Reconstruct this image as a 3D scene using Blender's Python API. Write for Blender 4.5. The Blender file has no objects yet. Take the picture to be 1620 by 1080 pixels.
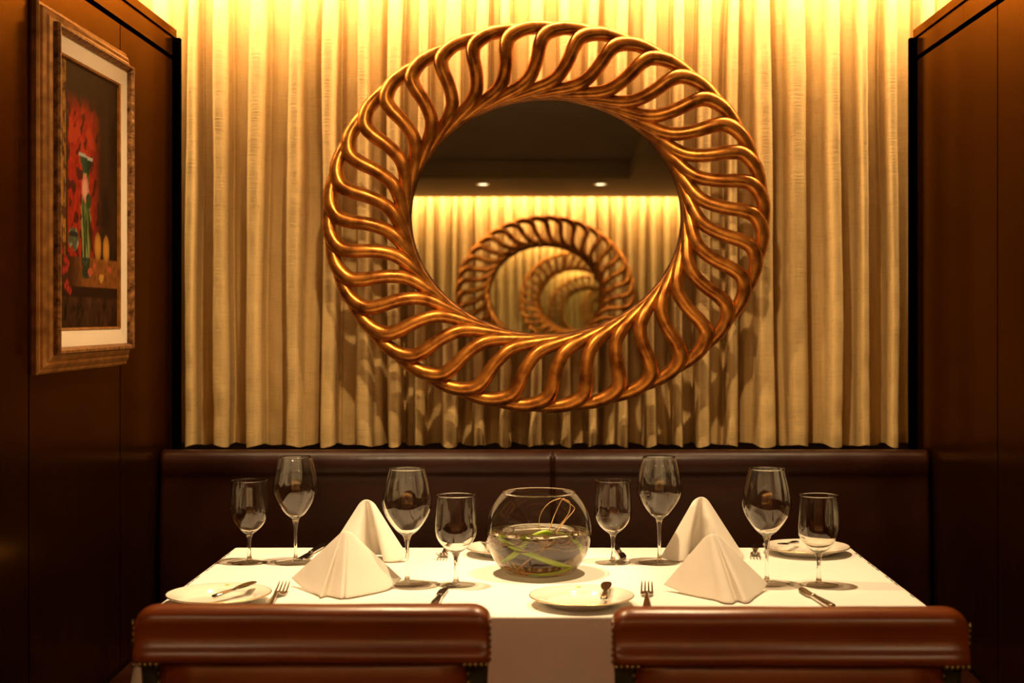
import bpy, bmesh, math, random
from mathutils import Vector, Matrix, noise

sc = bpy.context.scene
C = sc.collection
PI = math.pi
R = math.radians

# ------------------------------------------------------------------ camera
cam_d = bpy.data.cameras.new('camera')
cam = bpy.data.objects.new('camera', cam_d)
C.objects.link(cam)
cam.location = (0, 0, 1.315)
cam.rotation_euler = (PI / 2, 0, 0)
cam_d.sensor_width = 36
cam_d.lens = 50
cam_d.shift_x = -52 / 1620
cam_d.shift_y = -40 / 1620
cam_d.clip_start = 0.05
cam_d.dof.use_dof = True
cam_d.dof.focus_distance = 3.25
cam_d.dof.aperture_fstop = 3.6
sc.camera = cam

# ------------------------------------------------------------------ world, exposure
w = bpy.data.worlds.new('world')
sc.world = w
w.use_nodes = True
w.node_tree.nodes['Background'].inputs[0].default_value = (1, .6, .3, 1)
w.node_tree.nodes['Background'].inputs[1].default_value = 0.004
sc.view_settings.view_transform = 'Standard'
sc.view_settings.look = 'None'
sc.view_settings.gamma = 1
sc.view_settings.exposure = 0.0
sc.view_settings.use_curve_mapping = False
sc.cycles.use_denoising = True
sc.cycles.max_bounces = 14
sc.cycles.transmission_bounces = 12
sc.cycles.glossy_bounces = 8
sc.cycles.transparent_max_bounces = 24
sc.cycles.diffuse_bounces = 4
sc.cycles.sample_clamp_indirect = 6
sc.cycles.blur_glossy = 0.6

# ------------------------------------------------------------------ lights
WARM = (1.0, .67, .35)
AMBER = (1.0, .66, .34)

def spot(name, loc, power, angle, blend, rad=.018, col=WARM, aim=None, caustic=False):
    l = bpy.data.lights.new(name, 'SPOT')
    l.energy = power; l.spot_size = R(angle); l.spot_blend = blend
    l.shadow_soft_size = rad; l.color = col
    o = bpy.data.objects.new(name, l); C.objects.link(o); o.location = loc
    if aim is not None:
        o.rotation_euler = (Vector(aim) - Vector(loc)).to_track_quat('-Z', 'Y').to_euler()
    if caustic:
        l.cycles.is_caustics_light = True
    return o

def area(name, loc, rot, sx, sy, power, col):
    l = bpy.data.lights.new(name, 'AREA'); l.shape = 'RECTANGLE'
    l.size = sx; l.size_y = sy; l.energy = power; l.color = col
    o = bpy.data.objects.new(name, l); C.objects.link(o)
    o.location = loc; o.rotation_euler = rot
    return o

LAMPS = [(-.39, 3.10), (.35, 3.10), (-.39, -1.10), (.35, -1.10)]
for i, (x, y) in enumerate(LAMPS):
    if y > 0:
        spot('downlight_beam', (x, y, 2.245), 92 if x < 0 else 44, 48.5, .28, caustic=True)
        spot('downlight_spill', (x, y, 2.245), 62, 150, .9)
    else:
        spot('downlight_beam', (x, y, 2.245), 60, 60, .6)
        spot('downlight_spill', (x, y, 2.245), 35, 160, .9)
# two added fill spots over the aisle, without fixtures, brightening the chair backs
AISLE_FILL = [(-1.15, .25, 2.355), (1.15, .25, 2.25)]
for p in AISLE_FILL:
    spot('aisle_fill', p, 24, 110, .8, aim=(0, 1.9, .6))
# cove strips behind the soffit edge, washing down the curtains
area('cove_light', (0, 3.925, 2.37), (R(28), 0, 0), 4.6, .03, 80, AMBER)
area('cove_light', (0, -1.925, 2.37), (R(-28), 0, 0), 4.6, .03, 80, AMBER)

# ------------------------------------------------------------------ helpers
def tag(o, label=None, cat=None, group=None, kind=None):
    if label: o['label'] = label
    if cat: o['category'] = cat
    if group: o['group'] = group
    if kind: o['kind'] = kind
    return o

def empty(name, loc, rz=0, **k):
    o = bpy.data.objects.new(name, None); C.objects.link(o)
    o.location = loc; o.rotation_euler = (0, 0, rz)
    o.empty_display_size = .05
    return tag(o, **k)

def obj(name, bm, mat, parent=None, smooth=True, loc=None, **k):
    me = bpy.data.meshes.new(name)
    bm.normal_update()
    bm.to_mesh(me); bm.free()
    me.materials.append(mat)
    if smooth:
        for p in me.polygons: p.use_smooth = True
    o = bpy.data.objects.new(name, me); C.objects.link(o)
    if parent: o.parent = parent
    if loc: o.location = loc
    return tag(o, **k)

def copy_tree(o, parent=None):
    c = o.copy(); C.objects.link(c)
    if parent: c.parent = parent
    for ch in list(o.children): copy_tree(ch, c)
    return c

def box(bm, x0, x1, y0, y1, z0, z1, bev=0, seg=2):
    vs = [bm.verts.new((x, y, z)) for x in (x0, x1) for y in (y0, y1) for z in (z0, z1)]
    f = [(0, 1, 3, 2), (4, 6, 7, 5), (0, 4, 5, 1), (2, 3, 7, 6), (0, 2, 6, 4), (1, 5, 7, 3)]
    fs = [bm.faces.new([vs[i] for i in q]) for q in f]
    if bev:
        es = set(e for fc in fs for e in fc.edges)
        bmesh.ops.bevel(bm, geom=list(es), offset=bev, segments=seg, profile=.5, affect='EDGES')

def boxbm(*a, **k):
    bm = bmesh.new(); box(bm, *a, **k); return bm

def tube(bm, pts, rads, n=12, cap=True, flat=1.0):
    """swept tube through pts with a radius per point"""
    pts = [Vector(p) for p in pts]
    if not hasattr(rads, '__len__'): rads = [rads] * len(pts)
    rings = []
    t = (pts[1] - pts[0]).normalized()
    up = Vector((0, 1, 0)) if abs(t.y) < .9 else Vector((0, 0, 1))
    nrm = t.cross(up).normalized()
    for i, p in enumerate(pts):
        a = pts[max(i - 1, 0)]; b = pts[min(i + 1, len(pts) - 1)]
        t = (b - a).normalized()
        nrm = (nrm - t * nrm.dot(t)).normalized()
        bi = t.cross(nrm)
        rings.append([bm.verts.new(p + (nrm * math.cos(2 * PI * k / n) + bi * math.sin(2 * PI * k / n) * flat) * rads[i]) for k in range(n)])
    for a, b in zip(rings, rings[1:]):
        for k in range(n):
            bm.faces.new((a[k], a[(k + 1) % n], b[(k + 1) % n], b[k]))
    if cap:
        bm.faces.new(rings[0][::-1]); bm.faces.new(rings[-1])

def lathe(bm, prof, n=64, cx=0, cy=0, cz=0):
    rings = []
    for r, z in prof:
        if r < 1e-6:
            rings.append([bm.verts.new((cx, cy, cz + z))])
        else:
            rings.append([bm.verts.new((cx + r * math.cos(2 * PI * k / n), cy + r * math.sin(2 * PI * k / n), cz + z)) for k in range(n)])
    for a, b in zip(rings, rings[1:]):
        for k in range(n):
            k2 = (k + 1) % n
            if len(a) == 1 and len(b) == 1: continue
            if len(a) == 1: bm.faces.new((a[0], b[k2], b[k]))
            elif len(b) == 1: bm.faces.new((a[k], a[k2], b[0]))
            else: bm.faces.new((a[k], a[k2], b[k2], b[k]))

def grid(bm, rows, close=False):
    V = [[bm.verts.new(p) for p in r] for r in rows]
    for a, b in zip(V, V[1:]):
        m = len(a)
        for k in range(m if close else m - 1):
            bm.faces.new((a[k], a[(k + 1) % m], b[(k + 1) % m], b[k]))
    return V

def spline(ctrl, n=8):
    """Catmull-Rom through control tuples of any length"""
    P = [ctrl[0]] + list(ctrl) + [ctrl[-1]]
    out = []
    for i in range(1, len(P) - 2):
        for k in range(n):
            t = k / n
            out.append(tuple(.5 * ((2 * b) + (-a + c) * t + (2 * a - 5 * b + 4 * c - d) * t * t + (-a + 3 * b - 3 * c + d) * t ** 3)
                             for a, b, c, d in zip(P[i - 1], P[i], P[i + 1], P[i + 2])))
    out.append(tuple(ctrl[-1]))
    return out

def smoothstep(a, b, x):
    t = max(0, min(1, (x - a) / (b - a))); return t * t * (3 - 2 * t)

# ------------------------------------------------------------------ materials
def mat(name, base=(.5, .5, .5), rough=.5, metal=0, spec=.5, **k):
    m = bpy.data.materials.new(name); m.use_nodes = True
    b = m.node_tree.nodes['Principled BSDF']
    b.inputs['Base Color'].default_value = (*base, 1)
    b.inputs['Roughness'].default_value = rough
    b.inputs['Metallic'].default_value = metal
    b.inputs['Specular IOR Level'].default_value = spec
    for kk, v in k.items(): b.inputs[kk.replace('_', ' ')].default_value = v
    return m

def N(m, typ, **k):
    n = m.node_tree.nodes.new(typ)
    for a, v in k.items(): setattr(n, a, v)
    return n

def varied(m, c1, c2, scale=(1, 1, 1), nscale=5, detail=6, bump=0, bdist=.002, rough=None, c_lo=.3, c_hi=.7, bscale=None):
    """noise between two colours, optional bump and roughness range"""
    nt = m.node_tree; L = nt.links.new; b = nt.nodes['Principled BSDF']
    tc = N(m, 'ShaderNodeTexCoord'); mp = N(m, 'ShaderNodeMapping'); mp.inputs['Scale'].default_value = scale
    nz = N(m, 'ShaderNodeTexNoise'); nz.inputs['Scale'].default_value = nscale; nz.inputs['Detail'].default_value = detail
    cr = N(m, 'ShaderNodeValToRGB')
    cr.color_ramp.elements[0].position = c_lo; cr.color_ramp.elements[1].position = c_hi
    cr.color_ramp.elements[0].color = (*c1, 1); cr.color_ramp.elements[1].color = (*c2, 1)
    L(tc.outputs['Object'], mp.inputs[0]); L(mp.outputs[0], nz.inputs[0]); L(nz.outputs[0], cr.inputs[0])
    L(cr.outputs[0], b.inputs['Base Color'])
    if rough:
        mr = N(m, 'ShaderNodeMapRange'); mr.inputs[3].default_value = rough[0]; mr.inputs[4].default_value = rough[1]
        L(nz.outputs[0], mr.inputs[0]); L(mr.outputs[0], b.inputs['Roughness'])
    if bump:
        bp = N(m, 'ShaderNodeBump'); bp.inputs['Strength'].default_value = bump; bp.inputs['Distance'].default_value = bdist
        src = nz
        if bscale:
            src = N(m, 'ShaderNodeTexNoise'); src.inputs['Scale'].default_value = bscale; src.inputs['Detail'].default_value = 4
            L(mp.outputs[0], src.inputs[0])
        L(src.outputs[0], bp.inputs['Height']); L(bp.outputs[0], b.inputs['Normal'])
    return m

M = {}
M['wood'] = varied(mat('dark_veneer', rough=.34, spec=0), (.0070, .0019, .0003), (.0120, .0036, .0006), (6, 6, .55), 16, 8, .08, .0008, bscale=30)
def satin(m, f0, f1, tint, rough):
    """stained satin lacquer: tinted reflection that grows at grazing angles"""
    nt = m.node_tree; L = nt.links.new; b = nt.nodes['Principled BSDF']; out = nt.nodes['Material Output']
    lw = N(m, 'ShaderNodeLayerWeight'); lw.inputs['Blend'].default_value = .5
    pw = N(m, 'ShaderNodeMath', operation='POWER'); pw.inputs[1].default_value = 4
    ma = N(m, 'ShaderNodeMath', operation='MULTIPLY_ADD'); ma.inputs[1].default_value = f1; ma.inputs[2].default_value = f0
    gl = N(m, 'ShaderNodeBsdfGlossy'); gl.inputs['Color'].default_value = (*tint, 1); gl.inputs['Roughness'].default_value = rough
    mx = N(m, 'ShaderNodeMixShader')
    L(lw.outputs['Facing'], pw.inputs[0]); L(pw.outputs[0], ma.inputs[0]); L(ma.outputs[0], mx.inputs[0])
    L(b.outputs[0], mx.inputs[1]); L(gl.outputs[0], mx.inputs[2]); L(mx.outputs[0], out.inputs[0])
    return m
satin(M['wood'], .006, .42, (1, .48, .10), .19)
M['gap'] = mat('shadow_gap', (.001, .0008, .0006), 1, spec=0)
M['floor'] = varied(mat('carpet', rough=.95), (.02, .010, .006), (.045, .022, .012), (1, 1, 1), 60, 5, .4, .004)
M['ceil'] = varied(mat('ceiling_paint', rough=.9), (.44, .37, .29), (.48, .41, .32), (1, 1, 1), 3)
M['wall'] = mat('plaster', (.35, .28, .2), .9)
M['metal'] = mat('lamp_trim', (.8, .78, .74), .25, 1)

def linen():
    m = mat('linen', rough=.85, spec=.25)
    nt = m.node_tree; L = nt.links.new; b = nt.nodes['Principled BSDF']
    tc = N(m, 'ShaderNodeTexCoord')
    def nz(sc_, s, d=4):
        mp = N(m, 'ShaderNodeMapping'); mp.inputs['Scale'].default_value = sc_
        n = N(m, 'ShaderNodeTexNoise'); n.inputs['Scale'].default_value = s; n.inputs['Detail'].default_value = d
        L(tc.outputs['Object'], mp.inputs[0]); L(mp.outputs[0], n.inputs[0]); return n
    a = nz((1, 1, 14), 22); c = nz((14, 1, 1), 22); e = nz((1, 1, 1), 9, 5)
    mx = N(m, 'ShaderNodeMath', operation='ADD'); L(a.outputs[0], mx.inputs[0]); L(c.outputs[0], mx.inputs[1])
    cr = N(m, 'ShaderNodeValToRGB'); cr.color_ramp.elements[0].position = .75; cr.color_ramp.elements[1].position = 1.25
    cr.color_ramp.elements[0].color = (.53, .362, .145, 1); cr.color_ramp.elements[1].color = (.61, .425, .175, 1)
    mx2 = N(m, 'ShaderNodeMath', operation='DIVIDE'); mx2.inputs[1].default_value = 1
    L(mx.outputs[0], cr.inputs[0]); L(cr.outputs[0], b.inputs['Base Color'])
    ad = N(m, 'ShaderNodeMath', operation='MULTIPLY_ADD'); ad.inputs[1].default_value = 3.0
    L(e.outputs[0], ad.inputs[0]); L(a.outputs[0], ad.inputs[2])
    bp = N(m, 'ShaderNodeBump'); bp.inputs['Strength'].default_value = .3; bp.inputs['Distance'].default_value = .003
    L(ad.outputs[0], bp.inputs['Height']); L(bp.outputs[0], b.inputs['Normal'])
    return m
M['linen'] = linen()
M['gilt'] = varied(mat('gilded_wood', rough=.3, metal=.82), (.24, .070, .010), (.63, .245, .038), (1, 1, 1), 26, 6, .25, .0012, (.22, .42), .32, .62, bscale=70)
M['giltdark'] = varied(mat('gilded_wood_rim', rough=.35, metal=.8), (.15, .05, .012), (.42, .17, .04), (1, 1, 1), 22, 6, .2, .001, (.28, .45))
M['mirror'] = mat('mirror_glass', (.80, .82, .73), 0.0, 1)
M['leather'] = varied(mat('oxblood_leather', spec=.28), (.015, .0028, .0007), (.027, .0062, .0016), (1, 1, 1), 7, 5, .18, .003, (.30, .44), bscale=60)
M['tan'] = varied(mat('tan_leather', spec=.7), (.19, .034, .0035), (.27, .055, .007), (1, 1, 1), 5, 5, .08, .001, (.27, .34), bscale=90)
M['darkleather'] = varied(mat('dark_green_leather', spec=.4), (.018, .018, .010), (.06, .055, .035), (1, 1, 1), 30, 5, .3, .002, (.35, .5))
M['legwood'] = mat('chair_leg_wood', (.03, .012, .005), .35)
M['nail'] = mat('antique_brass', (.42, .30, .13), .3, 1)
M['cloth'] = varied(mat('white_tablecloth', rough=.9, spec=.2), (.80, .77, .71), (.84, .81, .75), (1, 1, 1), 4, 4, .25, .003)
M['napkin'] = varied(mat('white_napkin', rough=.9, spec=.2), (.80, .75, .66), (.85, .80, .71), (1, 1, 1), 14, 4, .25, .003)
M['china'] = mat('bone_china', (.80, .76, .66), .14, 0, .55)
M['gold'] = mat('gold_line', (.75, .52, .2), .3, 1)
M['crest'] = mat('printed_yellow_mark', (.75, .58, .12), .3)
M['steel'] = mat('polished_steel', (.62, .58, .52), .13, 1)
M['stalk'] = varied(mat('green_blade', rough=.4), (.26, .46, .015), (.52, .66, .04), (1, 1, 1), 18, 3)
M['twig'] = varied(mat('curly_twig', rough=.55), (.30, .16, .05), (.62, .38, .13), (1, 1, 1), 40, 3)
M['root'] = varied(mat('thin_root', rough=.6), (.08, .025, .015), (.34, .17, .07), (1, 1, 1), 40, 3)

def thin_glass(name, tint=(.985, .985, .975), ior=1.5, facing_dark=.8, haze=.06, grazing=1.5):
    """thin-walled glass: transparent with Fresnel reflection, denser where the wall is seen edge-on"""
    m = bpy.data.materials.new(name); m.use_nodes = True
    nt = m.node_tree; nt.nodes.clear(); L = nt.links.new
    out = nt.nodes.new('ShaderNodeOutputMaterial')
    tr = nt.nodes.new('ShaderNodeBsdfTransparent'); gl = nt.nodes.new('ShaderNodeBsdfGlossy'); gl.inputs['Roughness'].default_value = .01
    lw = nt.nodes.new('ShaderNodeLayerWeight'); lw.inputs['Blend'].default_value = .5
    pw = nt.nodes.new('ShaderNodeMath'); pw.operation = 'POWER'; pw.inputs[1].default_value = 5
    L(lw.outputs['Facing'], pw.inputs[0])
    mc = nt.nodes.new('ShaderNodeMixRGB'); mc.inputs[1].default_value = (*tint, 1)
    mc.inputs[2].default_value = (tint[0] * facing_dark, tint[1] * facing_dark * .95, tint[2] * facing_dark * .8, 1)
    L(pw.outputs[0], mc.inputs[0]); L(mc.outputs[0], tr.inputs[0])
    ml = nt.nodes.new('ShaderNodeMath'); ml.operation = 'MULTIPLY_ADD'; ml.use_clamp = True
    ml.inputs[1].default_value = grazing; ml.inputs[2].default_value = haze
    L(pw.outputs[0], ml.inputs[0])
    mx = nt.nodes.new('ShaderNodeMixShader'); L(ml.outputs[0], mx.inputs[0]); L(tr.outputs[0], mx.inputs[1]); L(gl.outputs[0], mx.inputs[2])
    L(mx.outputs[0], out.inputs[0])
    return m
def solid_glass(name, ior=1.5, col=(.99, .99, .97)):
    m = bpy.data.materials.new(name); m.use_nodes = True
    nt = m.node_tree; nt.nodes.clear()
    out = nt.nodes.new('ShaderNodeOutputMaterial'); g = nt.nodes.new('ShaderNodeBsdfGlass')
    g.inputs['IOR'].default_value = ior; g.inputs['Roughness'].default_value = 0; g.inputs['Color'].default_value = (*col, 1)
    nt.links.new(g.outputs[0], out.inputs[0]); return m
M['thin'] = thin_glass('glass_wall')
M['foot'] = thin_glass('glass_foot', (.995, .992, .98), 1.5, .84, .03, .8)
M['glass'] = solid_glass('glass_stem')
M['water'] = solid_glass('water', 1.33, (.97, .97, .90))

def emis(name, col, s):
    m = bpy.data.materials.new(name); m.use_nodes = True
    nt = m.node_tree; nt.nodes.clear()
    out = nt.nodes.new('ShaderNodeOutputMaterial'); e = nt.nodes.new('ShaderNodeEmission')
    e.inputs[0].default_value = (*col, 1); e.inputs[1].default_value = s
    nt.links.new(e.outputs[0], out.inputs[0]); return m
M['lamp'] = emis('lamp_face', (1, .8, .5), 6)

# ------------------------------------------------------------------ room shell
def struct(name, bm, m, **k):
    return obj(name, bm, m, smooth=False, kind='structure', **k)

YC, YO = 4.06, -2.06           # curtain planes
WX = 1.03                      # booth partition faces
struct('floor', boxbm(-2.5, 2.5, -2.3, 4.35, -.05, 0), M['floor'])
bm = bmesh.new()
box(bm, -2.5, 2.5, 2.80, 3.90, 2.255, 2.50)          # soffit over the booth
box(bm, -2.5, 2.5, -1.90, -.80, 2.255, 2.50)         # soffit on the far side
box(bm, .52, 2.5, -.80, 2.80, 2.255, 2.50)
box(bm, -2.5, .52, -.80, 2.80, 2.36, 2.50)           # raised tray
box(bm, -2.5, 2.5, -2.3, 4.35, 2.50, 2.55)
struct('ceiling', bm, M['ceil'])
struct('wall_back', boxbm(-2.5, 2.5, 4.20, 4.35, 0, 2.5), M['wall'])
struct('wall_front', boxbm(-2.5, 2.5, -2.35, -2.20, 0, 2.5), M['wall'])
struct('wall_outer_left', boxbm(-2.65, -2.5, -2.3, 4.35, 0, 2.5), M['wall'])
struct('wall_outer_right', boxbm(2.5, 2.65, -2.3, 4.35, 0, 2.5), M['wall'])

def partition(side, seams, upper_seam):
    s = -1 if side == 'left' else 1
    def bx(bm, xin, xout, y0, y1, z0, z1):
        a, b = s * xin, s * xout
        box(bm, min(a, b), max(a, b), y0, y1, z0, z1)
    Y0, Y1 = 1.0, 3.955
    root = struct('wall_' + side, boxbm(min(s * (WX + .012), s * (WX + .07)), max(s * (WX + .012), s * (WX + .07)), Y0, Y1, 0, 2.105), M['gap'])
    ys = [Y0] + sorted(seams) + [Y1 - .022]
    g = .0032
    for a, b in zip(ys, ys[1:]):
        bm = bmesh.new(); bx(bm, WX, WX + .012, a + g, b - g, .1, 2.022)
        obj('panel', bm, M['wood'], root, smooth=False)
    us = [Y0, upper_seam, Y1 - .022]
    for a, b in zip(us, us[1:]):
        bm = bmesh.new(); bx(bm, WX, WX + .012, a + .0008, b - .0008, 2.036, 2.085)
        obj('frieze', bm, M['wood'], root, smooth=False)
    bm = bmesh.new(); bx(bm, WX - .006, WX + .08, Y0, Y1, 2.087, 2.110)
    obj('cap_rail', bm, M['wood'], root, smooth=False)
    bm = bmesh.new(); bx(bm, WX - .001, WX + .02, Y0, Y1 - .022, 0, .098)
    obj('baseboard_' + side, bm, M['wood'], root, smooth=False)
    bm = bmesh.new(); bx(bm, WX - .020, WX + .07, Y1 - .022, Y1, 0, 2.085)
    obj('end_strip', bm, M['gap'], root, smooth=False)
    return root
partition('left', [2.23, 2.838, 3.449], 2.6)
partition('right', [2.43, 3.236], 3.50)

# ------------------------------------------------------------------ curtains
def curtain(name, ridges, y0, facing, zb, zt, seed, mat_, **k):
    """ridges: x of each forward fold; facing -1 = towards the camera. The plan outline of every fold
    (round front lobe, undercut slit on one side, slanting return on the other) wanders with height."""
    rnd = random.Random(seed)
    n = len(ridges); F = []
    for i in range(n):
        F.append(dict(amp=rnd.uniform(.042, .056), wl=rnd.uniform(.17, .27), flip=rnd.random() < .5, dv=rnd.uniform(.8, 1.25), shelf=rnd.uniform(-.80, -.25),
                      und=rnd.uniform(.0, .07), s=[rnd.uniform(0, 50) for _ in range(4)], dr=rnd.uniform(-.020, .020)))
    def plan(v):
        top = smoothstep(.70, 1.0, v)
        def rc(i):
            f = F[i]
            return ridges[i] + f['dr'] * v * v + .010 * noise.noise(Vector((f['s'][0], v * 2.2, 0)))
        pts = []
        for i in range(n - 1):
            f = F[i]; a, b = rc(i), rc(i + 1); d = b - a
            w1, w2 = f['wl'], F[i + 1]['wl']
            w1 *= 1 + .25 * noise.noise(Vector((f['s'][1], v * 3, 1))); w2 *= 1 + .25 * noise.noise(Vector((F[i + 1]['s'][1], v * 3, 1)))
            A, B = f['amp'] * (1 - .35 * top), F[i + 1]['amp'] * (1 - .35 * top)
            dv = f['dv'] * (1 - .2 * top); sh = f['shelf'] + .5 * noise.noise(Vector((f['s'][2], v * 2.5, 2)))
            u = f['und'] + .04
            m = [(0, A), (w1 * .62, A * .90), (w1, A * .45)]
            if not f['flip']:      # slit hard against the right of this lobe, shelf running to the next
                m += [(w1 - u * .3, -A * .25), (w1 + .02, -A * dv), (w1 + .12, -A * dv * .85), (w1 + .26, A * sh), (1 - w2 - .08, A * sh * .9 + .002), (1 - w2, B * .45), (1 - w2 * .62, B * .90)]
            else:
                m += [(w1 + .08, A * sh + .002), (1 - w2 - .26, A * sh), (1 - w2 - .12, -B * dv * .85), (1 - w2 - .02, -B * dv), (1 - w2 + u * .3, -B * .25), (1 - w2, B * .45), (1 - w2 * .62, B * .90)]
            pts += [(a + d * t, y) for t, y in m]
        pts.append((rc(n - 1), F[-1]['amp']))
        return spline(pts, 4)
    rows = []; NZ = 64
    for iz in range(NZ + 1):
        v = iz / NZ; z = zb + (zt - zb) * v; row = []
        low = smoothstep(.30, .0, v)
        for q, (x, y) in enumerate(plan(v)):
            nv = noise.noise(Vector((x * 8, z * 3.5, seed))) * .005 + noise.noise(Vector((x * 24, z * 15, seed + 7))) * .0022 * (1 + 1.6 * low)
            zz = z + .004 * math.sin(q * .23) * low
            hem = .0022 if z < zb + .062 else 0
            row.append((x, y0 + facing * (y + nv + hem), zz))
        rows.append(row)
    bm = bmesh.new(); grid(bm, rows)
    return obj(name, bm, mat_, **k)
px = [300, 346, 398, 464, 519, 576, 622, 662, 712, 758, 800, 846, 894, 938, 985, 1030, 1072, 1112, 1158, 1212, 1265, 1324, 1368, 1414]
ridges = [(p - 862) / 2250 * 4.02 for p in px]
rr = random.Random(3)
left = []; x = ridges[0]
while x > -2.2: x -= rr.uniform(.08, .115); left.insert(0, x)
right = []; x = ridges[-1]
while x < 2.2: x += rr.uniform(.08, .115); right.append(x)
curtain('curtain', left + ridges + right, YC, -1, .948, 2.44, 1, M['linen'],
        label='pleated beige linen curtain hanging behind the round gilt mirror', cat='curtain')
rr = random.Random(9); fx = []; x = -2.2
while x < 2.2: x += rr.uniform(.075, .115); fx.append(x)
curtain('curtain', fx, YO, 1, .948, 2.44, 4, M['linen'],
        label='brightly lit pleated curtain seen only as a reflection inside the round mirror', cat='curtain')

# ------------------------------------------------------------------ sunburst-ribbed oval mirrors
def make_mirror(label):
    """origin at the mirror centre, facing -y"""
    A, B = .588, .513            # outer rib line half-axes
    root = empty('wall_mirror', (0, 0, 0), label=label, cat='mirror')
    def P(rho, deg, y):
        a = R(deg); return Vector((-A * rho * math.sin(a), y, B * rho * math.cos(a)))
    n = 120
    bm = bmesh.new()
    c = bm.verts.new((0, 0, 0)); c2 = bm.verts.new((0, .006, 0))
    f = [bm.verts.new(P(.655, 360 * k / n, 0)) for k in range(n)]
    b = [bm.verts.new(P(.655, 360 * k / n, .006)) for k in range(n)]
    for k in range(n):
        k2 = (k + 1) % n
        bm.faces.new((c, f[k], f[k2])); bm.faces.new((c2, b[k2], b[k])); bm.faces.new((f[k], b[k], b[k2], f[k2]))
    obj('mirror_glass', bm, M['mirror'], root, smooth=False)
    for nm, rho, r, y in (('inner_rim', .647, .0095, -.006), ('outer_rim', 1.005, .010, .004)):
        bm = bmesh.new()
        rows = []
        for k in range(144):
            d = 360 * k / 144
            ctr = P(rho, d, y); o_ = (P(1.05 * rho, d, y) - ctr).normalized()
            rows.append([ctr + o_ * r * math.cos(t * PI / 5) + Vector((0, 1, 0)) * r * 1.15 * math.sin(t * PI / 5) for t in range(10)])
        rows.append(rows[0])
        grid(bm, rows, close=True)
        bmesh.ops.remove_doubles(bm, verts=bm.verts, dist=1e-5)
        obj(nm, bm, M['giltdark'], root)
    #        rho, degrees, forward, radius
    prof = [(1.000, -23.0, .004, .006), (1.013, -17.0, -.004, .0115), (1.018, -11.0, -.014, .0155), (1.012, -5.0, -.024, .0180),
            (.975, -.4, -.031, .0188), (.915, 1.4, -.035, .0180), (.850, 2.3, -.037, .0172), (.790, 3.7, -.036, .0170),
            (.738, 6.0, -.033, .0172), (.702, 9.8, -.028, .0170), (.680, 15.0, -.022, .0150), (.664, 21.0, -.014, .0120), (.652, 28.0, -.008, .007)]
    NR = 36
    rib_mesh = None
    for k in range(NR):
        d = 360 * k / NR + .4
        pts, rad = [], []
        for (rho, dd, y, r) in spline(prof, 4):
            pts.append(P(rho, d + dd, y)); rad.append(r * 1.12)
        bm = bmesh.new(); tube(bm, pts, rad, 12)
        obj('rib', bm, M['gilt'], root)
    return root
mir = make_mirror('large round mirror with twisted gilded ribs hanging before the beige curtain')
mir.location = ((864 - 862) / 2250 * 3.93, 3.93, 1.315 + (500 - 343) / 2250 * 3.93)
mir.rotation_euler = (R(-.60), 0, 0)
opp = copy_tree(mir)
tag(opp, 'smaller ribbed gilt mirror seen as a reflection in the centre of the large mirror')
opp.location = (.0, -1.90, mir.location.z)
opp.rotation_euler = (R(.7), 0, PI + .028)

# ------------------------------------------------------------------ downlights
def make_downlight():
    root = empty('ceiling_downlight', (0, 0, 0), cat='ceiling light')
    bm = bmesh.new(); lathe(bm, [(.030, -.004), (.038, -.005), (.046, -.002), (.047, 0), (.030, 0), (.030, -.004)], 40)
    obj('trim_ring', bm, M['metal'], root)
    bm = bmesh.new(); lathe(bm, [(0, -.0015), (.029, -.0015), (.029, 0), (0, 0)], 32)
    obj('lamp_face', bm, M['lamp'], root)
    return root
dl = None
dl_labels = ['recessed ceiling spotlight above the left half of the table', 'recessed ceiling spotlight above the right half of the table',
             'left of the two ceiling spotlights reflected in the large mirror', 'right of the two ceiling spotlights reflected in the large mirror']
for i, (x, y) in enumerate(LAMPS):
    o = make_downlight() if dl is None else copy_tree(dl)
    if dl is None: dl = o
    o.location = (x, y, 2.255)
    tag(o, dl_labels[i], group='recessed ceiling spotlights')

# ------------------------------------------------------------------ banquette
bq = empty('banquette', (0, 3.72, 0), label='dark oxblood leather banquette below the curtain behind the table', cat='bench seat')
# back: profile in local y (0 = bench origin), top roll at z .943
def back_prof():
    p = [(.20, .44), (.055, .44), (.035, .50), (.03, .60), (.034, .72), (.045, .82), (.052, .880), (.046, .905), (.048, .932), (.064, .951), (.09, .957), (.15, .951), (.20, .935)]
    return p
def panel(x0, x1, prof, name, parent, m, seed, nx=50, seam=.008):
    bm = bmesh.new(); rows = []
    sm = spline(prof, 4)
    yb = max(p[0] for p in sm)
    for i in range(nx + 1):
        t = i / nx; t = .5 - .5 * math.cos(PI * t)
        x = x0 + (x1 - x0) * t
        e = min(x - x0, x1 - x)
        sh = 1 - .06 * max(0, 1 - e / seam) ** 2
        rows.append([(x, yb - (yb - y) * sh - (.003 * noise.noise(Vector((x * 4, z * 5, seed))) + .0022 * noise.noise(Vector((x * 14, z * 5, seed)))) * (1 if y < yb - .05 else 0), z) for (y, z) in sm])
    V = grid(bm, rows)
    bm.faces.new(V[0]); bm.faces.new(V[-1][::-1])
    return obj(name, bm, m, parent)
panel(-1.022, .0205, back_prof(), 'back_cushion', bq, M['leather'], 1)
panel(.0215, 1.022, back_prof(), 'back_cushion', bq, M['leather'], 2)
seatp = [(.03, .30), (-.42, .30), (-.455, .33), (-.46, .40), (-.44, .445), (-.38, .458), (-.1, .462), (.03, .455)]
panel(-1.022, .0205, seatp, 'seat_cushion', bq, M['leather'], 3)
panel(.0215, 1.022, seatp, 'seat_cushion', bq, M['leather'], 4)
obj('plinth', boxbm(-1.02, 1.02, -.40, .20, 0, .30), M['legwood'], bq, smooth=False)

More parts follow.
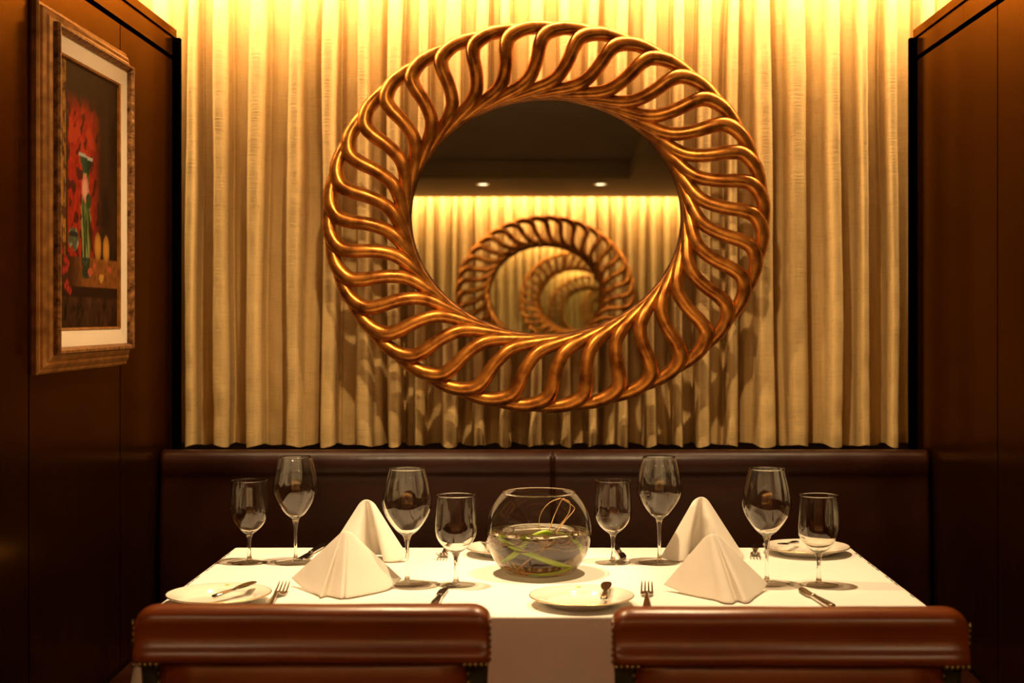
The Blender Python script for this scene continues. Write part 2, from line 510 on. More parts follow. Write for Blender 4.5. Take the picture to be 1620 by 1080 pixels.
# ------------------------------------------------------------------ table and cloth
TX0, TX1, TY0, TY1, TZ = -.756, .746, 2.675, 3.473, .75
cx, cy = (TX0 + TX1) / 2, (TY0 + TY1) / 2
tb = empty('dining_table', (cx, cy, 0), label='rectangular dining table hidden under the white tablecloth', cat='table')
obj('tabletop', boxbm(TX0 - cx + .006, TX1 - cx - .006, TY0 - cy + .006, TY1 - cy - .006, .715, .746, bev=.004), M['legwood'], tb, smooth=False)
for s in (-1, 1):
    bm = bmesh.new(); lathe(bm, [(0, 0), (.20, 0), (.20, .012), (.05, .03), (.035, .05), (.035, .70), (.08, .715), (0, .715)], 40, cx=s * .42)
    obj('pedestal', bm, M['legwood'], tb)
bm = bmesh.new()
def perim(n_side):
    hx, hy, r = (TX1 - TX0) / 2, (TY1 - TY0) / 2, .006
    pts = []
    for (sx, sy, a0) in ((1, -1, -90), (1, 1, 0), (-1, 1, 90), (-1, -1, 180)):
        for k in range(7):
            a = R(a0 + 90 * k / 6)
            pts.append((sx * (hx - r) + r * math.cos(a), sy * (hy - r) + r * math.sin(a), math.cos(a), math.sin(a), 1 - abs(k - 3) / 3.0))
        # straight run to next corner
        nx_, ny_ = {(1, -1): (1, 1), (1, 1): (-1, 1), (-1, 1): (-1, -1), (-1, -1): (1, -1)}[(sx, sy)]
        a = R(a0 + 90)
        p0 = (sx * (hx - r) + r * math.cos(a), sy * (hy - r) + r * math.sin(a))
        p1 = (nx_ * (hx - r) + r * math.cos(a), ny_ * (hy - r) + r * math.sin(a))
        for k in range(1, n_side):
            t = k / n_side
            d = min(t, 1 - t) * math.dist(p0, p1)
            pts.append((p0[0] + (p1[0] - p0[0]) * t, p0[1] + (p1[1] - p0[1]) * t, math.cos(a), math.sin(a), math.exp(-(d / .06) ** 2) * .35))
    return pts
pp = perim(60)
rows = []
for j, (dz, outw) in enumerate([(0, -.006), (0, -.0015), (-.0012, 0), (-.004, .0012)] + [(-.004 - .265 * q / 26, .0012) for q in range(1, 27)]):
    row = []
    for i, (x, y, nx_, ny_, cr) in enumerate(pp):
        drop = -dz
        o_ = outw + drop * (.03 + .20 * cr) + .012 * drop / .30 * math.sin(i * .21 + .7) * (1 - cr) * .8 + .004 * smoothstep(0, .2, drop) * noise.noise(Vector((i * .1, drop * 3, 2)))
        row.append((cx + x + nx_ * o_, cy + y + ny_ * o_, TZ + dz))
    rows.append(row)
grid(bm, rows, close=True)
V0 = [v for v in bm.verts][:len(pp)]
# top surface: fine grid bounded by the inner perimeter ring
bm.faces.new(V0)
tc_ = obj('tablecloth', bm, M['cloth'], label='white linen tablecloth draped over the dining table', cat='tablecloth')
for p in tc_.data.polygons:
    if len(p.vertices) > 10: p.use_smooth = False
tc_.cycles.is_caustics_receiver = True

# ------------------------------------------------------------------ wine glasses
def make_glass(kind):
    root = empty('wine_glass', (0, 0, 0), cat='wine glass')
    if kind == 'large':
        bowl = [(.0045, .100), (.012, .1045), (.024, .114), (.037, .131), (.0465, .148), (.0515, .166), (.0505, .183), (.0465, .205), (.0415, .226), (.0368, .2435)]
        base_r, zs, foot = .048, .100, .0042
    else:
        bowl = [(.0045, .0655), (.012, .0695), (.024, .0785), (.035, .091), (.0415, .104), (.0438, .118), (.0432, .135), (.0418, .155), (.0405, .174), (.0400, .1895)]
        base_r, zs, foot = .0415, .0655, .0045
    sm = spline(bowl, 5)
    bm = bmesh.new()
    k = len(sm); inner = []
    for i, (r, z) in enumerate(sm):
        f = i / (k - 1); th = .0010 + .0012 * (1 - f) ** 3
        inner.append((max(0, r - th), z + .0035 * max(0, 1 - 3 * f) ** 2))
    inner = [p for p in inner if p[0] > .002]
    lathe(bm, [(0, sm[0][1])] + sm + inner[::-1] + [(0, inner[0][1])], 64)
    gb = obj('bowl', bm, M['glass'], root); gb.cycles.is_caustics_caster = True
    bm = bmesh.new()
    r, z = sm[-1]
    lathe(bm, [(r - .0006, z - .0004), (r + .0005, z - .0004), (r + .0005, z + .0004), (r - .0006, z + .0004), (r - .0006, z - .0004)], 64)
    obj('rim', bm, M['foot'], root)
    # stem with the small solid bulb under the bowl
    bm = bmesh.new()
    st = [(0, .0035), (.0095, .0042), (.0060, .010), (foot, .020), (foot * .82, zs * .5), (foot, zs * .78), (.0062, zs * .93), (.0100, zs + .0045), (.0065, zs + .0035), (0, zs + .0030)]
    st = [st[0]] + spline(st[1:-1], 4) + [st[-1]]
    lathe(bm, st, 32)
    obj('stem', bm, M['glass'], root)
    bm = bmesh.new()
    lathe(bm, [(0, .0006), (base_r - .001, .0006), (base_r, .0012), (base_r - .001, .0018), (base_r * .6, .0028), (.012, .0046), (0, .0050)], 64)
    obj('foot', bm, M['foot'], root)
    return root
GL = [('small', -.677, 3.258, 'small wine glass at the far left end of the table'),
      ('large', -.571, 3.258, 'large wine glass beside the small one at the far left end of the table'),
      ('large', -.291, 3.005, 'large wine glass just right of the left front folded napkin'),
      ('small', -.187, 2.991, 'small wine glass standing immediately left of the fish bowl'),
      ('small', .156, 3.258, 'small wine glass standing immediately right of the fish bowl'),
      ('large', .262, 3.258, 'large wine glass behind and left of the two right napkins'),
      ('large', .469, 3.005, 'large wine glass just right of the right front folded napkin'),
      ('small', .576, 2.991, 'small wine glass nearest the right edge of the table, before a plate')]
protos = {}
for kind, x, y, lab in GL:
    o = copy_tree(protos[kind]) if kind in protos else make_glass(kind)
    protos.setdefault(kind, o)
    o.location = (x, y, TZ); o.rotation_euler.z = x * 7
    tag(o, lab, group='wine glasses on the white table')

# ------------------------------------------------------------------ plates
def make_plate():
    root = empty('side_plate', (0, 0, 0), cat='plate')
    prof = [(0, .0020), (.050, .0020), (.058, .0), (.062, .0005), (.066, .004), (.085, .0125), (.100, .0165), (.1025, .0178), (.1028, .0190), (.1018, .0196), (.097, .0186),
            (.084, .0160), (.074, .0125), (.068, .0075), (.062, .0062), (.04, .0058), (0, .0058)]
    bm = bmesh.new(); lathe(bm, [prof[0]] + spline(prof[1:-1], 3) + [prof[-1]], 80)
    obj('dish', bm, M['china'], root)
    bm = bmesh.new(); lathe(bm, [(.1012, .0199), (.1024, .0197), (.1031, .0190), (.1031, .0186), (.1018, .0194), (.1012, .0199)], 80)
    obj('rim_line', bm, M['gold'], root)
    bm = bmesh.new()   # small printed mark on the far side of the rim
    c = []
    for k in range(20):
        a = 2 * PI * k / 20
        rx = .0052 * (1 + .18 * math.cos(3 * a)); c.append(bm.verts.new((rx * math.cos(a) - .004, .0905 + .0048 * math.sin(a), .01745 + .00022 + .16 * .0048 * math.sin(a))))
    bm.faces.new(c)
    obj('printed_mark', bm, M['crest'], root)
    return root
def make_spreader():
    root = empty('butter_knife', (0, 0, 0), cat='knife')
    bm = bmesh.new()
    tube(bm, [(0, -.062, .004), (0, -.058, .004), (0, -.035, .0045), (0, -.012, .004), (0, .004, .0035)], [.002, .0055, .0050, .0038, .0030], 14, flat=.55)
    obj('handle', bm, M['steel'], root)
    bm = bmesh.new()
    out = spline([(-.003, .0), (-.006, .010), (-.0085, .026), (-.009, .046), (-.006, .060), (.001, .064), (.006, .058), (.0075, .04), (.006, .018), (.003, .0)], 4)
    a = [bm.verts.new((x, y, .0030)) for x, y in out]; b = [bm.verts.new((x * .96, y * .985, .0044)) for x, y in out]
    bm.faces.new(a[::-1]); bm.faces.new(b)
    for k in range(len(a)):
        k2 = (k + 1) % len(a); bm.faces.new((a[k], a[k2], b[k2], b[k]))
    obj('blade', bm, M['steel'], root, smooth=False)
    return root
PL = [(-.644, 2.810, 0, 'white side plate at the left front corner of the table', (.028, .012, -32), 'butter knife lying on the plate at the left front corner'),
      (.072, 2.787, 0, 'white side plate in front of the fish bowl', (.048, .022, -6), 'butter knife lying on the plate in front of the fish bowl'),
      (.622, 3.385, 180, 'white side plate at the right rear corner of the table', (-.040, .012, 150), 'butter knife lying on the plate at the right rear corner'),
      (-.086, 3.375, 180, 'white side plate half hidden behind the fish bowl', (-.052, .03, 196), 'butter knife lying on the plate behind the fish bowl')]
pp_, sp_ = None, None
for x, y, rz, lab, (kx, ky, kr), klab in PL:
    o = make_plate() if pp_ is None else copy_tree(pp_); pp_ = pp_ or o
    o.location = (x, y, TZ); o.rotation_euler.z = R(rz); tag(o, lab, group='side plates')
    k = make_spreader() if sp_ is None else copy_tree(sp_); sp_ = sp_ or k
    k.location = (x + kx, y + ky, TZ + .0185); k.rotation_euler = (R(6), 0, R(kr)); k.scale = (1.35, .95, 1.3); tag(k, klab, group='butter knives on the side plates')

# ------------------------------------------------------------------ forks and table knives
def strip(bm, pts, th=.0022):
    """pts: (y, z, half width, x offset) -> solid bar with rounded section"""
    rows = []
    for y, z, hw, xo in pts:
        rows.append([(xo - hw, y, z), (xo - hw * .8, y, z + th * .45), (xo, y, z + th * .6), (xo + hw * .8, y, z + th * .45), (xo + hw, y, z),
                     (xo + hw * .8, y, z - th * .45), (xo, y, z - th * .5), (xo - hw * .8, y, z - th * .45)])
    V = grid(bm, rows, close=True)
    bm.faces.new(V[0]); bm.faces.new(V[-1][::-1])
def make_fork():
    root = empty('fork', (0, 0, 0), cat='fork')
    bm = bmesh.new()
    strip(bm, spline([(-.105, .003, .004, 0), (-.10, .004, .0085, 0), (-.075, .006, .0078, 0), (-.03, .010, .0045, 0), (.0, .012, .0034, 0), (.014, .008, .0045, 0)], 5), .0032)
    obj('handle', bm, M['steel'], root)
    bm = bmesh.new()
    strip(bm, spline([(.010, .0085, .0035, 0), (.020, .005, .0095, 0), (.030, .0035, .0125, 0), (.042, .0045, .0130, 0), (.046, .006, .0128, 0)], 5), .0022)
    obj('head', bm, M['steel'], root)
    for k in range(4):
        xo = -.0110 + .00733 * k
        bm = bmesh.new()
        strip(bm, spline([(.044, .0055, .0022, xo), (.060, .0090, .0019, xo * .98), (.078, .0145, .0015, xo * .95), (.089, .0185, .0007, xo * .93)], 4), .0020)
        obj('tine', bm, M['steel'], root)
    return root
def make_knife():
    root = empty('table_knife', (0, 0, 0), cat='knife')
    bm = bmesh.new()
    strip(bm, spline([(-.105, .006, .0035, 0), (-.100, .0065, .0085, 0), (-.07, .0065, .0090, 0), (-.02, .0055, .0068, 0), (.004, .005, .0055, 0)], 5), .0085)
    obj('handle', bm, M['steel'], root)
    bm = bmesh.new(); lathe(bm, [(0, -.0038), (.0050, -.0038), (.0068, -.0015), (.0068, .0015), (.0050, .0038), (0, .0038)], 20)
    for v in bm.verts: v.co = Vector((v.co.x, v.co.z * 1.1 + .007, v.co.y * .75 + .0055))
    obj('bolster', bm, M['steel'], root)
    bm = bmesh.new()
    out = spline([(-.0050, .008), (-.0098, .020), (-.0108, .045), (-.0100, .068), (-.0055, .086), (.0035, .0935), (.0082, .090), (.0080, .06), (.0072, .03), (.0050, .008)], 4)
    a = [bm.verts.new((x, y, .0045 - .0012 * (x < 0))) for x, y in out]; b = [bm.verts.new((x * .95, y * .99, .0066 - .0010 * (x < 0))) for x, y in out]
    bm.faces.new(a[::-1]); bm.faces.new(b)
    for k in range(len(a)):
        k2 = (k + 1) % len(a); bm.faces.new((a[k], a[k2], b[k2], b[k]))
    obj('blade', bm, M['steel'], root, smooth=False)
    return root
FK = [(-.536, 2.842, 0, 'fork lying left of the left front folded napkin'),
      (.204, 2.842, -4, 'fork lying between the front plate and the right front napkin'),
      (-.238, 3.372, 178, 'fork at the rear edge of the table, behind the glasses left of the fish bowl'),
      (.500, 3.385, 172, 'fork at the rear edge of the table right of the napkins')]
KN = [(-.210, 2.838, -3, 'table knife in front of the small glass left of the fish bowl'),
      (.538, 2.836, 8, 'table knife in front of the small glass at the right'),
      (-.553, 3.373, 174, 'table knife at the rear edge behind the large glass on the left'),
      (.176, 3.385, 184, 'table knife at the rear edge behind the small glass right of the fish bowl')]
f0 = None
for x, y, rz, lab in FK:
    o = make_fork() if f0 is None else copy_tree(f0); f0 = f0 or o
    o.location = (x, y, TZ + .0005); o.rotation_euler.z = R(rz); tag(o, lab, group='forks on the table')
k0 = None
for x, y, rz, lab in KN:
    o = make_knife() if k0 is None else copy_tree(k0); k0 = k0 or o
    o.location = (x, y, TZ + .0005); o.rotation_euler.z = R(rz); tag(o, lab, group='table knives on the table')

# ------------------------------------------------------------------ napkins
def napkin(loc, base, apex, apex_w, lab, seed, sag=.0, lift=.0):
    """base: plan control points (x, y, z) from one tip round to the other; apex: (x, y, z)"""
    bs = spline(base, 14)
    n = len(bs); rows = []
    J = 30
    for j in range(J + 1):
        v = j / J
        row = []
        for i, b in enumerate(bs):
            t = i / (n - 1)
            # rounded apex
            ax = apex[0] + (t - .5) * apex_w; ay = apex[1] - .35 * apex_w * math.sin(PI * t); az = apex[2] - (abs(t - .5) * 2) ** 2.2 * apex_w * .35
            f = v
            x = b[0] + (ax - b[0]) * f; y = b[1] + (ay - b[1]) * f
            z = b[2] + (az - b[2]) * (f - sag * math.sin(PI * f) * .1)
            y += .0025 * math.sin(PI * f) * noise.noise(Vector((x * 30, z * 14, seed)))
            row.append((x, y, z))
        rows.append(row)
    bm = bmesh.new(); grid(bm, rows)
    o = obj('folded_napkin', bm, M['napkin'], loc=loc, label=lab, cat='napkin', group='folded white napkins')
    s = o.modifiers.new('s', 'SOLIDIFY'); s.thickness = .0035; s.offset = 0
    b_ = o.modifiers.new('b', 'SUBSURF'); b_.levels = 1; b_.render_levels = 1
    return o
napkin((-.409, 2.93, TZ), [(-.122, .050, .016), (-.085, -.005, .003), (-.048, -.062, .003), (-.040, -.084, .003), (-.030, -.068, .003), (-.006, -.088, .003), (.004, -.096, .003), (.010, -.084, .003), (.016, -.092, .003), (.050, -.055, .003), (.085, -.005, .003), (.108, .055, .014)],
       (.000, .0, .124), .030, 'white napkin folded into a pyramid, front left, before a taller one', 3)
napkin((.356, 2.90, TZ), [(-.112, .030, .012), (-.070, -.020, .003), (-.030, -.066, .003), (-.016, -.084, .003), (-.004, -.110, .003), (.012, -.112, .003), (.020, -.092, .003), (.028, -.090, .003), (.036, -.108, .003), (.046, -.100, .003), (.062, -.058, .003), (.084, -.006, .003), (.104, .040, .012)],
       (-.015, .0, .123), .034, 'white napkin folded into a pyramid, front right, before a taller one', 5)
napkin((-.414, 3.31, TZ), [(-.098, .000, .003), (-.062, -.042, .003), (-.026, -.056, .003), (-.008, -.035, .003), (.006, .030, .003), (.030, .036, .003), (.040, -.010, .003), (.048, -.050, .003), (.072, -.052, .003), (.100, -.034, .010)],
       (.000, .0, .140), .034, 'white napkin folded into a peak, rear left, behind the pyramid napkin', 8)
napkin((.366, 3.32, TZ), [(-.098, -.030, .008), (-.074, -.052, .003), (-.046, -.050, .003), (-.036, -.008, .003), (-.026, .036, .003), (-.004, .030, .003), (.010, -.035, .003), (.034, -.058, .003), (.068, -.044, .003), (.100, .000, .003)],
       (-.002, .0, .145), .034, 'white napkin folded into a peak, rear right, behind the pyramid napkin', 11)

# ------------------------------------------------------------------ fish bowl
BX, BY = -.0135, 3.125
fb = empty('fish_bowl', (BX, BY, TZ), label='round clear glass bowl of water in the centre of the table', cat='bowl')
RB, ZB = .1160, .0935
ph0, ph1 = -math.asin((ZB - .003) / RB), math.asin((.178 - ZB) / RB)
arc = [(RB * math.cos(ph0 + (ph1 - ph0) * k / 40), ZB + RB * math.sin(ph0 + (ph1 - ph0) * k / 40)) for k in range(41)]
bm = bmesh.new(); lathe(bm, [(0, .003)] + arc, 96)
obj('glass_wall', bm, M['thin'], fb)
bm = bmesh.new(); r, z = arc[-1]
lathe(bm, [(r - .002, z - .001), (r + .0008, z - .0008), (r + .001, z + .001), (r - .001, z + .0016), (r - .002, z - .001)], 96)
obj('rim', bm, M['glass'], fb)
bm = bmesh.new(); lathe(bm, [(0, 0.0006), (.060, .0006), (.066, .0015), (.068, .003), (.055, .0026), (0, .0026)], 64)
obj('base', bm, M['foot'], fb)
WL = .094
RW = RB - .0025
pw0, pw1 = -math.asin((ZB - .006) / RW), math.asin((WL - ZB) / RW)
arcw = [(RW * math.cos(pw0 + (pw1 - pw0) * k / 36), ZB + RW * math.sin(pw0 + (pw1 - pw0) * k / 36)) for k in range(37)]
bm = bmesh.new(); lathe(bm, [(0, .006)] + arcw + [(arcw[-1][0] * .6, WL), (0, WL)], 96)
wt = obj('water', bm, M['water'], fb)
wt.cycles.is_caustics_caster = True
def curved(name, pts, r, m, lab, cat, group=None, flat=1, n=8, kind=None):
    bm = bmesh.new(); s = spline(pts, 8)
    k = len(s)
    tube(bm, s, [r * (1 - .5 * i / k) for i in range(k)], n, flat=flat)
    return obj(name, bm, m, loc=(BX, BY, TZ), label=lab, cat=cat, group=group, kind=kind)
def ribbon(pts, hw, lab):
    s = spline(pts, 10); bm = bmesh.new(); rows = []
    for i, p in enumerate(s):
        a = Vector(s[max(i - 1, 0)]); b = Vector(s[min(i + 1, len(s) - 1)]); t = (b - a).normalized()
        side = t.cross(Vector((0, -1, 0))).normalized()
        e = hw * min(1, .25 + 4 * min(i, len(s) - 1 - i) / len(s)); c = Vector(p)
        rows.append([c - side * e, c + Vector((0, -.0012, 0)), c + side * e])
    grid(bm, rows)
    o = obj('leaf_blade', bm, M['stalk'], loc=(BX, BY, TZ), label=lab, cat='leaf', group='green leaf blades in the fish bowl')
    sd = o.modifiers.new('s', 'SOLIDIFY'); sd.thickness = .0012
    return o
ribbon([(-.082, -.035, .088), (-.050, -.070, .072), (.000, -.075, .052), (.035, -.070, .038), (.072, -.040, .024)], .0055, 'long green leaf blade slanting down to the right in the bowl')
ribbon([(-.060, .02, .040), (-.040, -.03, .058), (-.020, -.05, .084), (.010, -.055, .098), (.030, -.045, .096)], .0050, 'green leaf blade arching up to the left in the bowl')
ribbon([(.040, -.03, .094), (.068, -.045, .084), (.083, -.035, .064), (.085, -.02, .048)], .0048, 'green leaf blade bending down along the right wall of the bowl')
ribbon([(-.018, -.055, .012), (.015, -.065, .013), (.045, -.055, .017), (.066, -.025, .026)], .0045, 'green leaf blade lying along the bottom of the bowl')
TW = 'curly twigs in the fish bowl'
curved('curly_twig', [(-.050, -.02, .016), (-.030, -.045, .036), (.000, -.05, .062), (.030, -.04, .084), (.055, -.02, .115), (.078, 0, .140), (.070, .0, .152), (.052, .0, .163)], .0017, M['twig'], 'twig rising from the bowl floor and bending at the rim', 'twig', TW)
curved('curly_twig', [(-.010, -.05, .050), (.012, -.05, .075), (.024, -.045, .105), (.034, -.035, .132), (.048, -.02, .160), (.056, -.015, .168)], .0015, M['twig'], 'twig rising steeply through the middle of the bowl', 'twig', TW)
curved('curly_twig', [(.048, -.02, .168), (.024, -.035, .160), (.006, -.045, .140), (.001, -.05, .115), (.008, -.05, .092)], .0011, M['twig'], 'thin twig looping down from the rim to the water', 'twig', TW)
curved('curly_twig', [(.050, -.02, .166), (.066, -.018, .160), (.068, -.02, .142), (.056, -.03, .122), (.034, -.04, .100), (.010, -.05, .080)], .0014, M['twig'], 'twig curling over near the right of the bowl rim', 'twig', TW)
curved('curly_twig', [(-.060, .00, .036), (-.030, -.02, .022), (.010, -.03, .020), (.050, -.02, .028), (.070, 0, .040)], .0011, M['twig'], 'thin twig curving across the lower part of the bowl', 'twig', TW)
rnd = random.Random(5); bm = bmesh.new()
for k in range(46):
    a0 = rnd.uniform(0, 2 * PI); da = rnd.uniform(.9, 2.4) * rnd.choice((-1, 1)); pts = []
    rr0 = rnd.uniform(.06, .104); z0 = rnd.uniform(.068, .093)
    for q in range(6):
        a = a0 + da * q / 5
        rr1 = rr0 + rnd.uniform(-.018, .006)
        pts.append((rr1 * math.cos(a), rr1 * math.sin(a), min(.0925, max(.06, z0 + rnd.uniform(-.008, .006)))))
    tube(bm, spline(pts, 5), .0011, 5)
obj('root_tangle', bm, M['root'], loc=(BX, BY, TZ), label='tangle of thin brown roots floating in the bowl water', cat='roots', kind='stuff')

# ------------------------------------------------------------------ framed painting on the left wall
PYc, PZc = 3.155, 1.575           # centre along the wall, height
fp = empty('framed_painting', (-WX, PYc, PZc), label='still life painting in a deep antique gold frame on the left wall', cat='painting')
def frame_ring(prof, hy, hz, name, m, smooth=False):
    """prof: (inset from outer edge, protrusion) ; mitred rectangular moulding; local x = out of wall"""
    bm = bmesh.new(); rows = []
    for ins, px_ in prof:
        a, b = hy - ins, hz - ins
        row = []
        for (p, q) in (((-a, -b), (a, -b)), ((a, -b), (a, b)), ((a, b), (-a, b)), ((-a, b), (-a, -b))):
            for k in range(24):
                t = k / 24
                row.append((px_, p[0] + (q[0] - p[0]) * t, p[1] + (q[1] - p[1]) * t))
        rows.append(row)
    grid(bm, rows, close=True)
    return obj(name, bm, m, fp, smooth=smooth)
HY, HZ = .303, .378
M['frame'] = varied(mat('antique_gold_frame', metal=.55, rough=.4), (.22, .085, .015), (.52, .235, .055), (1, 1, 1), 30, 5, .3, .0015, (.32, .5), bscale=90)
M['frame2'] = varied(mat('carved_gold_edge', metal=.5, rough=.45), (.07, .025, .006), (.42, .19, .05), (1, 1, 1), 70, 5, .8, .004, (.35, .55))
frame_ring([(0, .0), (0, .010), (.004, .014), (.010, .014), (.012, .019), (.019, .024), (.025, .022), (.028, .027), (.033, .030), (.038, .032)], HY, HZ, 'outer_moulding', M['frame'])
frame_ring([(.038, .032), (.039, .040), (.042, .045), (.047, .045), (.051, .039), (.054, .030)], HY, HZ, 'carved_moulding', M['frame2'])
M['liner'] = mat('cream_liner', (.66, .55, .40), .8)
frame_ring([(.054, .030), (.088, .024), (.089, .020)], HY, HZ, 'cream_liner', M['liner'])
frame_ring([(.087, .022), (.089, .026), (.093, .024), (.094, .016)], HY, HZ, 'gilt_slip', M['frame'])
# the painting: a canvas with the picture laid down as pigment in a vertex attribute
cyh, czh = HY - .0935, HZ - .0935
NU, NV = 110, 150
_b = random.Random(12); BR = [(_b.random(), _b.random()) for _ in range(22)]
def paint(u, v):
    """u 0 near edge .. 1 far edge, v 0 bottom .. 1 top"""
    nz = noise.noise(Vector((u * 7, v * 10, 1))); n2 = noise.noise(Vector((u * 26, v * 34, 5))); n3 = noise.noise(Vector((u * 60, v * 70, 9)))
    col = Vector((.035, .014, .006)) * (1 + .6 * nz)
    if .15 < u < .72 and v > .26:                              # red hanging cloth
        f = smoothstep(.15, .19, u) * (1 - smoothstep(.50, .74, u)) * (1 - smoothstep(.80, .90, v))
        red = Vector((.42, .025, .008)) * (1 + .5 * n2)
        pat = noise.noise(Vector((u * 14, v * 18, 20)))
        if pat > .18: red = Vector((.10, .012, .008))
        if v > .62 and noise.noise(Vector((u * 11, v * 13, 33))) > .12: red = Vector((.55, .05, .015))
        col = col.lerp(red, f)
    if u < .14 and v > .26:                                    # gold brocade edge
        g = Vector((.42, .19, .035)) if noise.noise(Vector((u * 40, v * 22, 2))) > -.05 else Vector((.10, .035, .01))
        col = g * (1 + .5 * n3)
    if u < .14 and .14 > v: col = Vector((.14, .055, .012)) * (1 + n2)
    if v < .27 and v > .155:                                   # table top
        f = smoothstep(.2, .5, u)
        col = Vector((.06, .02, .006)).lerp(Vector((.30, .10, .018)), f) * (1 + .5 * n2)
    if v <= .155 and v > .115: col = Vector((.03, .010, .004))
    if v <= .115: col = Vector((.055, .020, .008)) * (1 + nz + n2)
    def ell(cu, cv, a, b): return ((u - cu) / a) ** 2 + ((v - cv) / b) ** 2
    # tall glass vase: flared green neck, body with painted leaves
    w_ = .085 if v > .60 else .075
    wid = .105 - .05 * smoothstep(.665, .60, v) if v > .60 else .060 + .018 * math.sin((v - .2) * 9)
    cu = .455
    if .19 < v < .665 and abs(u - cu) < wid + .02 * n2:
        s = (u - cu) / wid
        if v > .595: col = Vector((.018, .05, .022)) * (1.2 - .8 * s)
        else:
            leaf = noise.noise(Vector((u * 34 + v * 8, v * 9, 12)))
            col = Vector((.10, .15, .03)).lerp(Vector((.42, .42, .14)), smoothstep(-.1, .35, leaf)) * (1 - .35 * abs(s))
            if leaf < -.22: col = Vector((.02, .03, .012))
        if v < .27: col = Vector((.03, .04, .02)) * (1 + 2 * max(0, n2))
    if abs(v - (.663 - .05 * (u - .40))) < .006 and abs(u - cu) < .11: col = Vector((.5, .5, .42))
    if ell(.44 + .12 * (.555 - v), .535, .060, .055) < 1 + .3 * n2: col = Vector((.75, .22, .16)) if ell(.44, .535, .035, .035) > 1 else Vector((.85, .42, .30))
    if ell(.50, .49, .045, .030) < 1 + .4 * n2: col = Vector((.04, .07, .02))
    for (a_, b_) in ((.655, .318), (.80, .312)):               # two golden fruits
        e = ell(a_, b_, .062, .057)
        if e < 1: col = Vector((.62, .27, .04)) * (1.25 - .75 * e) + Vector((.2, .12, .02)) * max(0, .25 - ell(a_ - .02, b_ + .02, .04, .03))
    if ell(.26, .335, .085, .045) < 1:                         # small silver-green cup
        col = Vector((.10, .11, .06)) + Vector((.25, .27, .17)) * max(0, n2 * 2)
        if ell(.26, .352, .075, .012) < 1: col = Vector((.03, .03, .02))
    for q in range(22):                                        # red berries spilling down
        bu = .03 + .21 * BR[q][0]; bv = .15 + .17 * BR[q][1] - .10 * (bu - .05)
        e = ell(bu, bv, .026, .017)
        if e < 1: col = Vector((.42, .035, .02)) * (1.3 - e)
    for (a_, b_, s_) in ((.53, .215, .03), (.86, .235, .025), (.60, .245, .02), (.72, .195, .03)):
        if ell(a_, b_, s_ * 1.4, s_ * .55) < 1 + n2: col = Vector((.60, .12, .05)) if s_ != .03 or a_ < .6 else Vector((.70, .36, .06))
    col = col * .5
    return (max(0, col.x), max(0, col.y), max(0, col.z), 1)
bm = bmesh.new(); rows = []
for j in range(NV + 1):
    rows.append([(.018, -cyh + 2 * cyh * i / NU, -czh + 2 * czh * j / NV) for i in range(NU + 1)])
grid(bm, rows)
M['canvas'] = mat('oil_on_canvas', rough=.5, spec=.06)
nt = M['canvas'].node_tree
va = N(M['canvas'], 'ShaderNodeVertexColor'); va.layer_name = 'pigment'
nt.links.new(va.outputs[0], nt.nodes['Principled BSDF'].inputs['Base Color'])
cv = obj('canvas', bm, M['canvas'], fp, smooth=False)
ca = cv.data.color_attributes.new('pigment', 'FLOAT_COLOR', 'POINT')
for v in cv.data.vertices:
    ca.data[v.index].color = paint((v.co.y + cyh) / (2 * cyh), (v.co.z + czh) / (2 * czh))

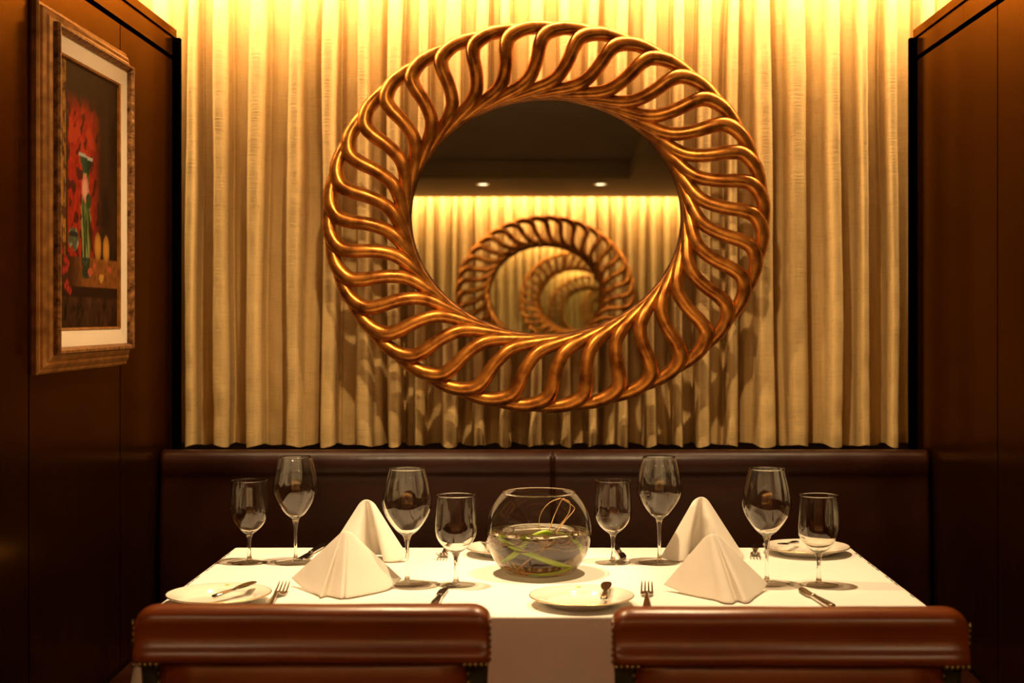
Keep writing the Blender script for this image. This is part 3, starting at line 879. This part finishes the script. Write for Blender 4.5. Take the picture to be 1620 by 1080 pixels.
# ------------------------------------------------------------------ chairs
def make_chair():
    """origin on floor under the back; +y is where the sitter faces (the table)"""
    root = empty('dining_chair', (0, 0, 0), cat='chair')
    W = .275
    # top roll: leather scroll, rear face towards -y
    sec = spline([(.052, .800), (.058, .835), (.045, .860), (.018, .868), (-.006, .867), (-.020, .859), (-.024, .848), (-.0225, .836), (-.0225, .822), (-.026, .811), (-.0325, .801), (-.034, .793), (-.030, .786), (-.018, .783), (.02, .785), (.052, .800)], 5)[:-1]
    cyy, czz = .012, .822
    rows = []
    nx = 60
    for i in range(nx + 1):
        t = .5 - .5 * math.cos(PI * i / nx); x = -W + 2 * W * t
        e = min(x + W, W - x); k = min(1, e / .030); rnd_ = math.sqrt(max(0, 1 - (1 - k) ** 2))
        row = []
        for (y, z) in sec:
            if z > czz: z2 = czz + (z - czz) * (.52 + .48 * rnd_)
            else: z2 = z
            y2 = cyy + (y - cyy) * (.80 + .20 * rnd_)
            row.append((x, y2, z2 + .0012 * noise.noise(Vector((x * 8, y * 9, 2)))))
        rows.append(row)
    bm = bmesh.new(); V = grid(bm, rows, close=True)
    bm.faces.new(V[0][::-1]); bm.faces.new(V[-1])
    obj('back_roll', bm, M['tan'], root)
    # side caps carry the nail trim
    bm = bmesh.new()
    def nail(x, y, z, ax):
        r = .0040
        rings = []
        for (a, h) in ((1, 0), (.9, .35), (.55, .75)):
            ring = []
            for k in range(8):
                c, s = math.cos(k * PI / 4) * r * a, math.sin(k * PI / 4) * r * a
                ring.append(bm.verts.new((x + ax[0] * h * r + (0 if ax[0] else c), y + ax[1] * h * r + (c if ax[0] else 0), z + s + ax[2] * h * r)))
            rings.append(ring)
        for a_, b_ in zip(rings, rings[1:]):
            for k in range(8): bm.faces.new((a_[k], a_[(k + 1) % 8], b_[(k + 1) % 8], b_[k]))
        bm.faces.new(rings[-1])
    for s in (-1, 1):
        if s == 1: bm = bmesh.new()
        for q in range(7): nail(s * W, -.020, .790 + q * .0098, (s, 0, 0))
        for q in range(5): nail(s * (W - .004 - q * .0085), -.030, .7835, (0, -1, 0))
        obj('roll_nailheads', bm, M['nail'], root)
    # rear panel
    rows = []
    for j in range(25):
        v = j / 24; z = .40 + .388 * v
        yb = .012 - .030 * v + .030
        row = []
        for i in range(41):
            u = i / 40; x = -.238 + .476 * u
            puff = .020 * (1 - (2 * u - 1) ** 6) * (1 - (2 * v - 1) ** 8 * .7)
            cr_ = .005 * math.exp(-((abs(2 * u - 1) - .82) / .10) ** 2) * math.exp(-((v - .86) / .12) ** 2)
            row.append((x, yb - puff - cr_ - .012, z))
        rows.append(row)
    bm = bmesh.new(); grid(bm, rows)
    o = obj('rear_panel', bm, M['tan'], root)
    sd = o.modifiers.new('s', 'SOLIDIFY'); sd.thickness = .004; sd.offset = 1
    bm = bmesh.new()
    for s in (-1, 1):
        if s == 1: bm = bmesh.new()
        for q in range(26): nail(s * .2415, .0305 - .030 * (.776 - q * .0140 - .40) / .388, .776 - q * .0140, (0, -1, 0))
        obj('panel_nailheads', bm, M['nail'], root)
    # back frame (dark leather) with side strips
    bm = bmesh.new()
    rows = []
    for j in range(13):
        v = j / 12; z = .38 + .405 * v; y = .033 - .030 * v
        h = W - .003 - .018 * (1 - v)
        rows.append([(-h, y + .006, z), (-h + .004, y, z), (h - .004, y, z), (h, y + .006, z), (h, y + .035, z), (-h, y + .035, z)])
    V = grid(bm, rows, close=True); bm.faces.new(V[0][::-1]); bm.faces.new(V[-1])
    obj('back_frame', bm, M['darkleather'], root, smooth=False)
    bm = bmesh.new(); box(bm, -.225, .225, .062, .092, .46, .79, bev=.012, seg=3)
    obj('back_pad', bm, M['tan'], root)
    bm = bmesh.new(); box(bm, -.262, .262, .065, .52, .40, .475, bev=.025, seg=4)
    obj('seat', bm, M['tan'], root)
    obj('seat_rail', boxbm(-.25, .25, .06, .50, .355, .405), M['legwood'], root, smooth=False)
    for sx in (-1, 1):
        for (ya, yb) in ((.06, .02), (.46, .475)):
            bm = bmesh.new()
            tube(bm, [(sx * .225, ya + .02, .37), (sx * .23, yb + .01, .18), (sx * .235, yb, 0)], [.022, .018, .013], 8)
            obj('leg', bm, M['legwood'], root)
    return root
ch = make_chair(); ch.location = (-.3605, 2.215, 0); ch.scale.z = .995
tag(ch, 'tan leather dining chair at the left, seen from behind', group='dining chairs')
c2 = copy_tree(ch); c2.location = (.3805, 2.215, 0); c2.rotation_euler.z = R(-.3)
c2.scale.z = .990
tag(c2, 'tan leather dining chair at the right, seen from behind', group='dining chairs')
